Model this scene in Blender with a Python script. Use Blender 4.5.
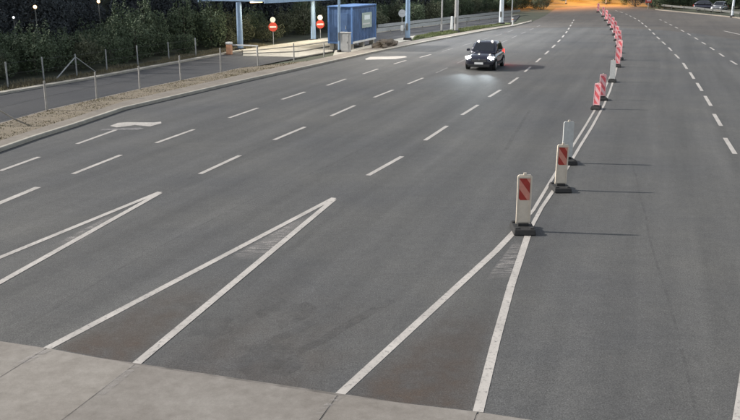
import bpy, bmesh, math, random
from mathutils import Vector, Matrix
from mathutils.geometry import tessellate_polygon
R = math.radians
random.seed(7)
for o in list(bpy.data.objects): bpy.data.objects.remove(o)
scene = bpy.context.scene
COL = scene.collection

# ------------------------------------------------------------------ camera
F, YH, CH = 850.0, -25.0, 5.5          # focal in photo pixels, horizon row, camera height
TH = math.atan((210 - YH) / F)
cd = bpy.data.cameras.new('camera'); cam = bpy.data.objects.new('camera', cd); COL.objects.link(cam)
cam.location = (0, 0, CH); cam.rotation_euler = (math.pi/2 - TH, 0, 0)
cd.sensor_width = 36; cd.lens = 36 * F / 740; cd.clip_start = 0.1; cd.clip_end = 6000
scene.camera = cam

# ------------------------------------------------------------------ sky and key light
SUN_AZ_TRAVEL = Vector((0.992, -0.13, 0)).normalized()   # shadows fall to the right
SUN_EL = R(28)
w = bpy.data.worlds.new('World'); scene.world = w; w.use_nodes = True
nt = w.node_tree; bg = nt.nodes['Background']
sky = nt.nodes.new('ShaderNodeTexSky'); sky.sky_type = 'NISHITA'; sky.sun_disc = False
sky.sun_elevation = SUN_EL
toward = -SUN_AZ_TRAVEL
sky.sun_rotation = math.atan2(toward.x, toward.y)
hs = nt.nodes.new('ShaderNodeHueSaturation'); hs.inputs['Saturation'].default_value = 0.45
nt.links.new(sky.outputs[0], hs.inputs['Color']); nt.links.new(hs.outputs[0], bg.inputs[0])
bg.inputs[1].default_value = 0.07
sd = bpy.data.lights.new('sun', 'SUN'); sun = bpy.data.objects.new('sun', sd); COL.objects.link(sun)
sd.energy = 2.5; sd.angle = R(1.2); sd.color = (1.0, 0.96, 0.90)
trav = Vector((SUN_AZ_TRAVEL.x*math.cos(SUN_EL), SUN_AZ_TRAVEL.y*math.cos(SUN_EL), -math.sin(SUN_EL)))
sun.rotation_euler = trav.to_track_quat('-Z', 'Y').to_euler(); sun.location = (-60, 20, 40)
scene.view_settings.view_transform = 'Standard'; scene.view_settings.look = 'None'
scene.view_settings.exposure = 1.38; scene.view_settings.gamma = 1.0
scene.view_settings.use_curve_mapping = False

# ------------------------------------------------------------------ pixel -> place on the ground
def ray(x, y):
    u, v = x - 370, y - 210
    return Vector((u, F*math.cos(TH) - v*math.sin(TH), -F*math.sin(TH) - v*math.cos(TH)))
def G(x, y, z=0.0):
    d = ray(x, y); return Vector((0, 0, CH)) + d * ((z - CH) / d.z)
def height(base, ytop):                 # height of an upright thing whose foot is at a pixel
    p = G(*base); d = ray(base[0], ytop); k = p.y / d.y
    return CH + d.z * k
ROAD = R(18.5)
ES = Vector((math.sin(ROAD), math.cos(ROAD), 0)); EN = Vector((-math.cos(ROAD), math.sin(ROAD), 0))
RZ = -ROAD                               # rotation that turns +Y onto the road axis

# ------------------------------------------------------------------ materials
MATS = {}
def mat(name, col, rough=0.6, metal=0.0, var=0.15, scale=8.0, bump=0.0, bscale=60.0, spec=0.5, emit=None, es=0.0, coat=0.0, detail=6, col2=None, coords='Object'):
    m = bpy.data.materials.new(name); m.use_nodes = True; MATS[name] = m
    n = m.node_tree.nodes; l = m.node_tree.links; b = n['Principled BSDF']
    tc = n.new('ShaderNodeTexCoord'); nz = n.new('ShaderNodeTexNoise')
    nz.inputs['Scale'].default_value = scale; nz.inputs['Detail'].default_value = detail; nz.inputs['Roughness'].default_value = 0.62
    l.new(tc.outputs[coords], nz.inputs['Vector'])
    cr = n.new('ShaderNodeValToRGB'); cr.color_ramp.elements[0].position = 0.3; cr.color_ramp.elements[1].position = 0.7
    a = col; c2 = col2 or col
    cr.color_ramp.elements[0].color = (*[c*(1-var) for c in a], 1); cr.color_ramp.elements[1].color = (*[min(1, c*(1+var)) for c in c2], 1)
    l.new(nz.outputs[0], cr.inputs[0]); l.new(cr.outputs[0], b.inputs['Base Color'])
    b.inputs['Roughness'].default_value = rough; b.inputs['Metallic'].default_value = metal
    b.inputs['Specular IOR Level'].default_value = spec
    b.inputs['Coat Weight'].default_value = coat
    if emit: b.inputs['Emission Color'].default_value = (*emit, 1); b.inputs['Emission Strength'].default_value = es
    if bump:
        nb = n.new('ShaderNodeTexNoise'); nb.inputs['Scale'].default_value = bscale; nb.inputs['Detail'].default_value = 3
        l.new(tc.outputs[coords], nb.inputs['Vector'])
        bp = n.new('ShaderNodeBump'); bp.inputs['Strength'].default_value = bump; bp.inputs['Distance'].default_value = 0.02
        l.new(nb.outputs[0], bp.inputs['Height']); l.new(bp.outputs[0], b.inputs['Normal'])
    return m

def noise(n, l, vec, scale, detail=4, rough=0.6):
    t = n.new('ShaderNodeTexNoise'); t.inputs['Scale'].default_value = scale; t.inputs['Detail'].default_value = detail
    t.inputs['Roughness'].default_value = rough; l.new(vec, t.inputs['Vector']); return t.outputs[0]
def ramp(n, l, fac, stops):
    r = n.new('ShaderNodeValToRGB'); e = r.color_ramp.elements
    while len(e) < len(stops): e.new(0.5)
    for el, (p, c) in zip(e, stops): el.position = p; el.color = (*c, 1) if len(c) == 3 else c
    l.new(fac, r.inputs[0]); return r.outputs[0]
def mix(n, l, fac, a, b, mode='MIX'):
    m = n.new('ShaderNodeMix'); m.data_type = 'RGBA'; m.blend_type = mode
    for v, i in ((fac, 0), (a, 6), (b, 7)):
        if isinstance(v, (int, float)): m.inputs[i].default_value = v
        elif isinstance(v, tuple): m.inputs[i].default_value = (*v, 1)
        else: l.new(v, m.inputs[i])
    return m.outputs[2]
def math_(n, l, op, a, b=None, c=None):
    m = n.new('ShaderNodeMath'); m.operation = op
    for i, v in enumerate((a, b, c)):
        if v is None: continue
        if isinstance(v, (int, float)): m.inputs[i].default_value = v
        else: l.new(v, m.inputs[i])
    return m.outputs[0]

def asphalt(name, base, tint=(1, 1, 1), streak=0.10, rough=0.75):
    m = bpy.data.materials.new(name); m.use_nodes = True; MATS[name] = m
    n = m.node_tree.nodes; l = m.node_tree.links; b = n['Principled BSDF']
    tc = n.new('ShaderNodeTexCoord'); P = tc.outputs['Object']
    mp = n.new('ShaderNodeMapping'); mp.vector_type = 'POINT'; mp.inputs['Rotation'].default_value = (0, 0, ROAD); l.new(P, mp.inputs[0])
    st = n.new('ShaderNodeMapping'); st.inputs['Scale'].default_value = (1.0, 0.045, 1); l.new(mp.outputs[0], st.inputs[0])
    c = lambda k: tuple(base*k*t for t in tint)
    grain = ramp(n, l, noise(n, l, P, 42, 3, 0.85), [(0.30, c(0.45)), (0.5, c(0.98)), (0.70, c(1.75))])
    g2 = ramp(n, l, noise(n, l, P, 11, 4, 0.8), [(0.28, (0.80,)*3), (0.72, (1.20,)*3)]); grain = mix(n, l, 1.0, grain, g2, 'MULTIPLY')
    big = ramp(n, l, noise(n, l, P, 0.20, 5), [(0.3, (0.84, 0.85, 0.88)), (0.7, (1.14, 1.12, 1.07))])
    mid = ramp(n, l, noise(n, l, P, 2.6, 5, 0.7), [(0.3, (0.90,)*3), (0.7, (1.09, 1.085, 1.08))])
    stk = ramp(n, l, noise(n, l, st.outputs[0], 1.1, 4), [(0.32, (1-streak,)*3), (0.68, (1+streak,)*3)])
    x = mix(n, l, 1.0, grain, big, 'MULTIPLY'); x = mix(n, l, 1.0, x, mid, 'MULTIPLY'); x = mix(n, l, 1.0, x, stk, 'MULTIPLY')
    # oil spots and dirty patches
    oil = ramp(n, l, noise(n, l, st.outputs[0], 0.9, 7, 0.7), [(0.60, (0, 0, 0)), (0.74, (1, 1, 1))])
    x = mix(n, l, math_(n, l, 'MULTIPLY', oil, 0.25), x, tuple(base*0.35*t for t in tint))
    l.new(x, b.inputs['Base Color']); b.inputs['Roughness'].default_value = rough; b.inputs['Specular IOR Level'].default_value = 0.3
    bp = n.new('ShaderNodeBump'); bp.inputs['Strength'].default_value = 0.35; bp.inputs['Distance'].default_value = 0.01
    l.new(noise(n, l, P, 70, 2, 0.8), bp.inputs['Height']); l.new(bp.outputs[0], b.inputs['Normal'])
    return m

def paint(name, col, wear, ascol=(0.062, 0.062, 0.064), scale=9.0):
    m = bpy.data.materials.new(name); m.use_nodes = True; MATS[name] = m
    n = m.node_tree.nodes; l = m.node_tree.links; b = n['Principled BSDF']
    tc = n.new('ShaderNodeTexCoord'); P = tc.outputs['Object']
    worn = ramp(n, l, noise(n, l, P, scale, 8, 0.75), [(wear-0.12, (1, 1, 1)), (wear+0.06, (0, 0, 0))])
    dirt = ramp(n, l, noise(n, l, P, 1.3, 5), [(0.3, tuple(c*0.72 for c in col)), (0.7, col)])
    l.new(mix(n, l, worn, dirt, ascol), b.inputs['Base Color'])
    b.inputs['Roughness'].default_value = 0.65; b.inputs['Specular IOR Level'].default_value = 0.35
    return m

asphalt('asphalt', 0.089, (1.01, 1.0, 0.972), 0.16)
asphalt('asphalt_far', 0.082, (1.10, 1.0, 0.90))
asphalt('asphalt_side', 0.056, (1.0, 1.0, 1.04))
paint('road_paint', (0.49, 0.455, 0.415), 0.41, scale=14)
paint('road_paint_faded', (0.27, 0.255, 0.245), 0.50, scale=6)
paint('road_paint_ghost2', (0.42, 0.40, 0.37), 0.60, (0.245, 0.225, 0.205), 11)
paint('road_paint_ghost', (0.19, 0.18, 0.175), 0.50, scale=3.5)

def stained(name, a, bcol, scale, rough=0.85):
    m = bpy.data.materials.new(name); m.use_nodes = True; MATS[name] = m
    n = m.node_tree.nodes; l = m.node_tree.links; b = n['Principled BSDF']
    tc = n.new('ShaderNodeTexCoord'); P = tc.outputs['Object']
    oi = n.new('ShaderNodeObjectInfo')
    x = ramp(n, l, noise(n, l, P, scale, 7, 0.68), [(0.28, a), (0.72, bcol)])
    y = ramp(n, l, noise(n, l, P, scale*9, 5, 0.7), [(0.25, (0.78, 0.77, 0.75)), (0.7, (1.08, 1.08, 1.08))])
    x = mix(n, l, 1.0, x, y, 'MULTIPLY')
    gr = ramp(n, l, noise(n, l, P, 90, 2, 0.8), [(0.25, (0.86,)*3), (0.75, (1.12,)*3)])
    x = mix(n, l, 1.0, x, gr, 'MULTIPLY')
    ro = ramp(n, l, oi.outputs['Random'], [(0, (0.90, 0.90, 0.90)), (1, (1.06, 1.05, 1.03))])
    x = mix(n, l, 1.0, x, ro, 'MULTIPLY')
    spot = ramp(n, l, noise(n, l, P, scale*2.3, 8, 0.75), [(0.62, (0, 0, 0)), (0.76, (1, 1, 1))])
    x = mix(n, l, math_(n, l, 'MULTIPLY', spot, 0.45), x, tuple(c*0.42 for c in a))
    l.new(x, b.inputs['Base Color']); b.inputs['Roughness'].default_value = rough; b.inputs['Specular IOR Level'].default_value = 0.3
    bp = n.new('ShaderNodeBump'); bp.inputs['Strength'].default_value = 0.25; bp.inputs['Distance'].default_value = 0.01
    l.new(noise(n, l, P, 60, 4, 0.8), bp.inputs['Height']); l.new(bp.outputs[0], b.inputs['Normal'])
stained('concrete', (0.19, 0.17, 0.15), (0.285, 0.265, 0.24), 0.55)
stained('pavement', (0.18, 0.158, 0.135), (0.255, 0.23, 0.20), 0.6)
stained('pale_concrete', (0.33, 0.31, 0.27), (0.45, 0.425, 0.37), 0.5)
mat('terrain', (0.050, 0.046, 0.030), 0.95, var=0.35, scale=0.35, bump=0.5, bscale=3, col2=(0.045, 0.055, 0.03))
mat('dry_grass', (0.20, 0.16, 0.10), 0.9, var=0.2, scale=1.2, col2=(0.18, 0.16, 0.09))
mat('verge_soil', (0.175, 0.143, 0.10), 0.95, var=0.22, scale=1.6, bump=0.3, bscale=20)
mat('green_grass', (0.085, 0.10, 0.035), 0.9, var=0.3, scale=1.2)
mat('beacon_white', (0.62, 0.54, 0.44), 0.5, var=0.10, scale=9)
mat('beacon_grey', (0.52, 0.52, 0.50), 0.5, var=0.10, scale=9)
mat('beacon_red', (0.36, 0.035, 0.025), 0.4, var=0.2, scale=12)
mat('beacon_pale_red', (0.60, 0.24, 0.18), 0.4, var=0.15, scale=12)
mat('beacon_bright_red', (0.80, 0.13, 0.15), 0.4, var=0.15, scale=12)  # this red and the pink below are lightened to stand for retroreflected light
mat('beacon_pink', (0.88, 0.50, 0.50), 0.4, var=0.1, scale=12)
mat('rubber', (0.022, 0.021, 0.020), 0.8, var=0.3, scale=15, bump=0.3)
mat('galv', (0.36, 0.37, 0.37), 0.5, 0.6, var=0.15, scale=5)
mat('galv_dark', (0.16, 0.16, 0.15), 0.6, 0.4, var=0.2, scale=5)
mat('wood_grey', (0.36, 0.34, 0.31), 0.8, var=0.2, scale=6)
mat('steel_blue', (0.24, 0.34, 0.47), 0.45, 0.1, var=0.10, scale=3)
mat('steel_white', (0.60, 0.64, 0.68), 0.45, 0.1, var=0.08, scale=3)
mat('mast_grey', (0.34, 0.33, 0.32), 0.55, 0.3, var=0.12, scale=3)
mat('box_blue', (0.055, 0.105, 0.215), 0.55, var=0.32, scale=1.3)
mat('box_trim', (0.09, 0.18, 0.38), 0.5, var=0.12, scale=2)
mat('white_metal', (0.62, 0.62, 0.60), 0.5, var=0.12, scale=3)
mat('poster', (0.30, 0.36, 0.33), 0.5, var=0.15, scale=4)
mat('poster_print', (0.66, 0.72, 0.72), 0.5, var=0.12, scale=9)
mat('cabinet', (0.42, 0.42, 0.41), 0.6, var=0.12, scale=3)
mat('sign_red', (0.52, 0.06, 0.035), 0.4, var=0.12, scale=8)
mat('sign_white', (0.74, 0.72, 0.66), 0.4, var=0.08, scale=8)
mat('sign_back', (0.46, 0.47, 0.48), 0.5, 0.3, var=0.1, scale=8)
mat('orange_paint', (0.55, 0.28, 0.16), 0.5, var=0.15, scale=6)
mat('car_paint', (0.020, 0.020, 0.034), 0.25, 0.3, var=0.08, scale=4, coat=1.0)
mat('car_trim', (0.015, 0.015, 0.016), 0.6, var=0.1, scale=20)
mat('car_glass', (0.012, 0.014, 0.017), 0.05, 0.0, var=0.05, scale=4, spec=0.9)
mat('silver_paint', (0.22, 0.22, 0.23), 0.3, 0.6, var=0.06, scale=4, coat=0.8)
mat('rim', (0.40, 0.40, 0.41), 0.35, 0.8, var=0.1, scale=10)
mat('plate', (0.75, 0.75, 0.73), 0.4, var=0.05)
mat('headlamp', (1, 1, 1), 0.3, var=0, emit=(1.0, 0.97, 0.86), es=14)
mat('roof_glow', (1, 1, 1), 0.3, var=0, emit=(1.0, 0.92, 0.78), es=5)
mat('tail_lamp', (0.5, 0.02, 0.02), 0.3, var=0, emit=(1, 0.04, 0.03), es=1.2)
mat('lamp_glow', (1, 1, 1), 0.3, var=0, emit=(1.0, 0.62, 0.26), es=1.6)
mat('lamp_glow_white', (1, 1, 1), 0.3, var=0, emit=(0.95, 0.95, 1.0), es=0.7)
mat('sodium_glow', (1, 1, 1), 0.3, var=0, emit=(1.0, 0.55, 0.15), es=20)
mat('bark', (0.09, 0.075, 0.06), 0.9, var=0.3, scale=12, bump=0.5)
def leafmat(name, a, b_):
    m = mat(name, a, 0.7, var=0.35, scale=1.6, col2=b_)
    b = m.node_tree.nodes['Principled BSDF']; b.inputs['Specular IOR Level'].default_value = 0.25
leafmat('leaf_green', (0.088, 0.118, 0.072), (0.10, 0.13, 0.072))
leafmat('leaf_olive', (0.105, 0.118, 0.075), (0.12, 0.128, 0.075))
leafmat('leaf_dark', (0.054, 0.062, 0.068), (0.062, 0.070, 0.072))
mat('mound', (0.085, 0.065, 0.045), 0.95, var=0.35, scale=3, bump=0.8, bscale=8)
mat('joint', (0.15, 0.135, 0.12), 0.95, var=0.45, scale=3)

# ------------------------------------------------------------------ mesh helpers
class MB:
    def __init__(s): s.bm = bmesh.new()
    def box(s, c, size, rz=0, bevel=0.0, taper=1.0):
        r = bmesh.ops.create_cube(s.bm, size=1.0); vs = r['verts']
        for v in vs:
            k = taper if v.co.z > 0 else 1
            v.co = Vector((v.co.x*size[0]*k, v.co.y*size[1]*k, v.co.z*size[2]))
        if bevel:
            es = list({e for v in vs for e in v.link_edges})
            q = bmesh.ops.bevel(s.bm, geom=es, offset=bevel, segments=2, affect='EDGES', profile=0.6)
            vs = list({v for f in q['faces'] for v in f.verts} | {v for v in vs if v.is_valid})
        M = Matrix.Translation(Vector(c)) @ Matrix.Rotation(rz, 4, 'Z')
        bmesh.ops.transform(s.bm, matrix=M, verts=vs); return s
    def tube(s, p0, p1, r0, r1=None, n=10):
        p0, p1 = Vector(p0), Vector(p1); d = p1 - p0; L = d.length
        r1 = r0 if r1 is None else r1
        q = bmesh.ops.create_cone(s.bm, cap_ends=True, segments=n, radius1=r0, radius2=r1, depth=L)
        M = Matrix.Translation((p0+p1)/2) @ d.to_track_quat('Z', 'Y').to_matrix().to_4x4()
        bmesh.ops.transform(s.bm, matrix=M, verts=q['verts']); return s
    def poly(s, pts, z0, z1):            # closed outline of (x, y) extruded from z0 up to z1
        P = [Vector((p[0], p[1], 0)) for p in pts]
        a = sum(P[i].x*P[(i+1) % len(P)].y - P[(i+1) % len(P)].x*P[i].y for i in range(len(P)))
        if a < 0: P.reverse()
        tr = tessellate_polygon([P])
        top = [s.bm.verts.new((p.x, p.y, z1)) for p in P]
        for t in tr:
            f = s.bm.faces.new([top[i] for i in t])
            f.normal_update()
            if f.normal.z < 0: f.normal_flip()
        if z0 is not None:
            bot = [s.bm.verts.new((p.x, p.y, z0)) for p in P]
            for i in range(len(P)):
                j = (i+1) % len(P); s.bm.faces.new((bot[i], bot[j], top[j], top[i]))
        return s
    def extrude_profile(s, prof, axis_pts):  # prof: list of (across, up); swept along world points
        rows = []
        for i, p in enumerate(axis_pts):
            a = axis_pts[max(i-1, 0)]; b = axis_pts[min(i+1, len(axis_pts)-1)]
            t = (Vector(b)-Vector(a)); t.z = 0; t.normalize(); nrm = Vector((-t.y, t.x, 0))
            rows.append([s.bm.verts.new(Vector(p) + nrm*u + Vector((0, 0, v))) for u, v in prof])
        m = len(prof)
        for i in range(len(rows)-1):
            for k in range(m):
                s.bm.faces.new((rows[i][k], rows[i][(k+1) % m], rows[i+1][(k+1) % m], rows[i+1][k]))
        s.bm.faces.new(rows[0]); s.bm.faces.new(list(reversed(rows[-1]))); return s
    def loft(s, rings, closed=True, caps=True):
        rs = [[s.bm.verts.new(p) for p in r] for r in rings]; m = len(rs[0])
        for i in range(len(rs)-1):
            for k in range(m if closed else m-1):
                s.bm.faces.new((rs[i][k], rs[i][(k+1) % m], rs[i+1][(k+1) % m], rs[i+1][k]))
        if caps: s.bm.faces.new(rs[0]); s.bm.faces.new(rs[-1])
        return s
    def build(s, name, m, parent=None, smooth=False, fix=True):
        if fix: bmesh.ops.recalc_face_normals(s.bm, faces=s.bm.faces)
        me = bpy.data.meshes.new(name); s.bm.to_mesh(me); s.bm.free()
        me.materials.append(MATS[m])
        if smooth:
            for p in me.polygons: p.use_smooth = True
        o = bpy.data.objects.new(name, me); COL.objects.link(o)
        if parent: o.parent = parent
        return o
def tag(o, label=None, cat=None, group=None, kind=None):
    if label: o['label'] = label
    if cat: o['category'] = cat
    if group: o['group'] = group
    if kind: o['kind'] = kind
    return o
def thing(name, loc, label, cat, group=None, rz=0):
    o = bpy.data.objects.new(name, None); COL.objects.link(o); o.empty_display_size = 0.3
    o.location = loc; o.rotation_euler = (0, 0, rz); return tag(o, label, cat, group)
def copy_tree(o, parent=None):
    c = o.copy(); COL.objects.link(c); c.parent = parent
    for ch in list(o.children): copy_tree(ch, c)
    return c

# ------------------------------------------------------------------ the outlines on the ground
def PX(lst): return [G(*p) for p in lst]
kerb_px = [(0,152),(37,139),(75,127),(125,110),(185,96),(247,81.5),(310,67.5),(370,54),(432,41.5),(482,32),(515,26.5),(532,22)]
kerb = PX(kerb_px)
kerb = [kerb[0] - (kerb[1]-kerb[0]).normalized()*45] + kerb + [G(545,16), G(552,11), G(556, 8)]
back_px = [(0,144),(37,132),(75,120),(125,103.5),(185,89.5),(247,75.5),(310,62.3),(370,49.5),(432,38.5),(482,30),(515,25.2),(532,21)]
back = PX(back_px)
back = [back[0] - (back[1]-back[0]).normalized()*45] + back
near_px = [(0,125.5),(48,112),(100,100),(143,90),(186,81),(220,74),(240,69.5),(285,60.5),(335,51.5),(375,45),(432,34),(482,26),(515,21.5)]
near = PX(near_px)
near = [near[0] - (near[1]-near[0]).normalized()*45] + near
far_px = [(0,95),(50,86.5),(100,78),(143,70),(186,62),(220,55.5),(240,52),(280,46),(330,39),(380,32.5),(440,25),(485,19.5),(520,15.5)]
far = PX(far_px)
far = [far[0] - (far[1]-far[0]).normalized()*45] + far
def shift(pts, d):
    out = []
    for i, p in enumerate(pts):
        a = pts[max(i-1, 0)]; b = pts[min(i+1, len(pts)-1)]
        t = (b-a); t.z = 0; t.normalize(); out.append(p + Vector((-t.y, t.x, 0))*d)
    return out
A0, B0 = far[1], far[9]; FD = (B0-A0).normalized(); FN = Vector((-FD.y, FD.x, 0))
def U(p): return (Vector((p[0], p[1], 0)) - A0).dot(FN)          # metres left of the side road's far kerb
def S(p): return (Vector((p[0], p[1], 0)) - A0).dot(FD)

# ------------------------------------------------------------------ terrain
def ss(a, b, x):
    t = max(0.0, min(1.0, (x-a)/(b-a))); return t*t*(3-2*t)
def terrain_z(x, y):
    z = -0.06
    u = U((x, y)); bumps = 0.5*math.sin(x*0.21+1.3)*math.sin(y*0.17) + 0.35*math.sin(x*0.47)*math.cos(y*0.39+2)
    s_ = S((x, y))
    hl = ss(12, 30, u)*12*ss(230, 150, s_)  # unseen ridge shaped so that its shade falls on hedge and wood
    z += hl + (bumps*0.8 if u > 11 else 0)*ss(11, 18, u)
    d = y - 165 - 0.12*(x-40)                                     # bank where the road bends away
    bank = ss(0, 16, d)*6.5 + ss(16, 120, d)*14
    if u < 9: bank *= 1.0
    z += bank*ss(9, 30, d+9) if hl < 1 else 0
    r_ = x - 54 - 0.02*y
    if y > 40: z += ss(4, 40, r_)*9*ss(40, 90, y)
    return z
def axis(lo, hi, step, outer, k):
    c = []; v = lo
    while v <= hi: c.append(v); v += step
    d = step; a = lo; b = hi; pre = []; post = []
    while a > -outer: d *= k; a -= d; pre.append(a)
    d = step
    while b < outer: d *= k; b += d; post.append(b)
    return pre[::-1] + c + post
xs = axis(-110, 110, 2.2, 2500, 1.35); ys = axis(-20, 260, 2.2, 2500, 1.35)
vs = [(x, y, terrain_z(x, y)) for y in ys for x in xs]
nx = len(xs)
fs = [(j*nx+i, j*nx+i+1, (j+1)*nx+i+1, (j+1)*nx+i) for j in range(len(ys)-1) for i in range(nx-1)]
me = bpy.data.meshes.new('terrain'); me.from_pydata(vs, [], fs); me.materials.append(MATS['terrain'])
for p in me.polygons: p.use_smooth = True
ter = bpy.data.objects.new('terrain', me); COL.objects.link(ter); tag(ter, 'dark rough ground and hillside around the toll plaza', kind='structure')

# ------------------------------------------------------------------ roads
right_edge = [G(556, 8) , G(600, 5.5), G(640, 7.0), G(655,10), G(697,14), G(732,17.3), G(740,19.5)]
right_edge[-1].x = 49.5
road_pts = kerb + right_edge[1:] + [Vector((56, 60, 0)), Vector((58, -25, 0)), Vector((-70, -25, 0))]
road = MB().poly(road_pts, None, 0.0).build('road', 'asphalt', fix=False); tag(road, 'wide dark asphalt of the toll plaza', kind='structure')
seam = [G(x, y) for x, y in [(508,28.5),(540,28),(575,27.5),(612,27),(660,30),(700,34),(745,41)]]
k0 = [p for p in kerb if p.y > seam[0].y]
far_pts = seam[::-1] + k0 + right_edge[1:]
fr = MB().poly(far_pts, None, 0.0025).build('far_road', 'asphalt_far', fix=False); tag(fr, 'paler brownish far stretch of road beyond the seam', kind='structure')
seam_o = None
def strip_mesh(pts, wd, z, name, m, parent, wfun=None):
    L = shift(pts, wd/2); Rr = shift(pts, -wd/2)
    return MB().poly(L + Rr[::-1], None, z).build(name, m, parent, fix=False)
strip_mesh(seam[:4], 0.35, 0.004, 'seam_strip', 'asphalt_side', fr)

# the concrete apron in front of the toll lanes, in slabs
edge_px = [(0,340.5),(47,349),(135,365.5),(338,396.5),(478,413),(530,421)]
E_ = PX(edge_px)
ap = tag(bpy.data.objects.new('concrete_apron', None), 'pale stained concrete apron across the toll lanes', kind='structure'); COL.objects.link(ap)
ed = (E_[4]-E_[1]).normalized()
bd = Vector((ed.y, -ed.x, 0)); bd = bd if bd.y < 0 else -bd
stops = [E_[1]-ed*10.5, E_[1]-ed*5.6, E_[1], E_[2], E_[3], E_[4], E_[4]+ed*3.7, E_[4]+ed*5.6, E_[4]+ed*9.5, E_[4]+ed*14]
depths = [0, 4.2, 8.5, 13]
for i in range(len(stops)-1):
    for j in range(3):
        a, b = stops[i] + ed*0.013, stops[i+1] - ed*0.013
        q = [a + bd*(depths[j]+0.012*(j > 0)), b + bd*(depths[j]+0.012*(j > 0)), b + bd*(depths[j+1]-0.012), a + bd*(depths[j+1]-0.012)]
        MB().poly(q, -0.1, 0.018 + random.uniform(-0.003, 0.003)).build('slab', 'concrete', ap)
MB().poly([stops[0]+bd*0.05, stops[-1]+bd*0.05, stops[-1]+bd*13, stops[0]+bd*13], None, 0.013).build('joint_filler', 'joint', ap, fix=False)

# ------------------------------------------------------------------ painted lines
ZP = 0.005
def line(pts, wd=0.15, m='road_paint', z=ZP, name='painted_line'):
    return strip_mesh([Vector((p.x, p.y, 0)) for p in pts], wd, z, name, m, road)
def dash(a, b, wd=0.14, m='road_paint'): return line([G(*a), G(*b)], wd, m, name='lane_dash', z=ZP)
def resample(px, start=0.0, on=3.0, off=3.0, wd=0.14, m='road_paint'):
    P = PX(px); acc = [0]
    for a, b in zip(P, P[1:]): acc.append(acc[-1] + (b-a).length)
    def at(d):
        for i in range(len(P)-1):
            if d <= acc[i+1]: return P[i].lerp(P[i+1], (d-acc[i])/(acc[i+1]-acc[i]))
        return P[-1]
    d = start
    while d + on < acc[-1]:
        line([at(d), at(d+on)], wd, m, name='lane_dash'); d += on + off
D = [[(368,175.5),(402,156.5)],[(425,140.5),(447,126)],[(462,115),(478,105)],[(489,97),(500.5,90)],
     [(200,174),(240,155.5)],[(274,140),(305,127)],[(331,116),(355,105.5)],[(374,97.5),(393,90)],[(408,84),(423,78)],
     [(73,174),(121,155)],[(156,143),(194,129.5)],[(229,118),(258,108)],[(282,99.5),(305,92)],[(327,85.5),(346,79)],[(363,74),(378,69)],[(394,64),(406,60.5)],[(420,57.5),(431,54.5)],
     [(0,171),(39,157)],[(77,144),(116,130)],
     [(735,154),(725,138)],[(721,126),(714,114)],[(711,106),(705,96)],[(702,91),(697,83)],[(694,79),(690,72.5)],[(687,69),(683,63)]]
for k, (a, b) in enumerate(D): dash(a, b, 0.15)
resample([(509,84),(519,77),(528,69),(537,61.5),(546,53.5),(553,47),(560,40),(566,33),(571,25),(575,18)])
resample([(436,73),(447,68),(462,61),(478,53.5),(497,45),(515,36.5),(530,30),(543,24)], m='road_paint_faded', wd=0.12)
resample([(442,51.5),(458,47),(475,42),(492,37),(508,32),(520,28)], m='road_paint_faded', wd=0.12)
resample([(679,58.5),(668,47),(657,37),(648,28),(638,20),(626,14),(614,10)], on=3.2)
resample([(770,86),(740,66.5),(726,58),(708,46),(692,36),(677,28),(665,22),(655,17.5)], on=2.6, off=3.0)
line(PX([(724,31),(742,35),(775,43)]), 0.2)
# gores
def ext(a, b, d):                        # carry a line on beyond its first point
    p, q = G(*a), G(*b); return p + (p-q).normalized()*d
LW = 0.145
line([G(47,348.5), G(334,198)], LW); line([G(135,365), G(334,199.5)], LW, z=ZP+0.002)
line([ext((0,257.5),(160,192),6.5), G(160,192)], LW); line([ext((0,282.5),(160,193),4.5), G(160,193)], LW, z=ZP+0.002)
line([ext((0,203),(38,187.2),8), G(38,187.2)], 0.19)
line(PX([(338,396),(417,323.5),(496,251),(516,230)]), 0.14); line(PX([(478,412),(496,340),(511,286),(523,250),(530,229)]), 0.14)
line(PX([(516,230.4),(533.5,210),(551,180.5),(568,153.5),(586,125),(596,108),(604,91),(610,77),(614.5,63),(617,52)]), 0.085)
line(PX([(530,229.4),(541.5,208),(556.5,186),(569,165),(580.5,145.5),(592,127),(604,105),(610,91),(615,75),(618,62),(618.8,53)]), 0.095, z=ZP+0.002)
line(PX([(617.5,53),(618,46),(615,35),(610,25),(603,15),(597,9)]), 0.22)
line([G(739.5,421) - (G(749,355)-G(739.5,421)).normalized()*1.0, G(739.5,421), G(749,355), G(757,300)], 0.17)
# worn remains of the chevrons in the gore tips
def patch(px, m='road_paint_ghost', z=0.003): return MB().poly(PX(px), None, z).build('worn_patch', m, road, fix=False)
# arrow-like bars in the outer lanes
def bar(px, m='road_paint', z=ZP): return MB().poly(PX(px), None, z).build('lane_arrow', m, road, fix=False)
bar([(110,126),(118,123),(128,122.3),(154,122.6),(161,121.8),(161.5,123.5),(150,126.5),(135,125.2),(117,127.5)])
bar([(99,130.6),(104,129),(140,127.8),(144,128.6),(138,130),(116,130)], 'road_paint_faded')
bar([(365,59),(370,57),(405,56.2),(407,57.2),(396,59.2),(366,59.8)]); 

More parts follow.
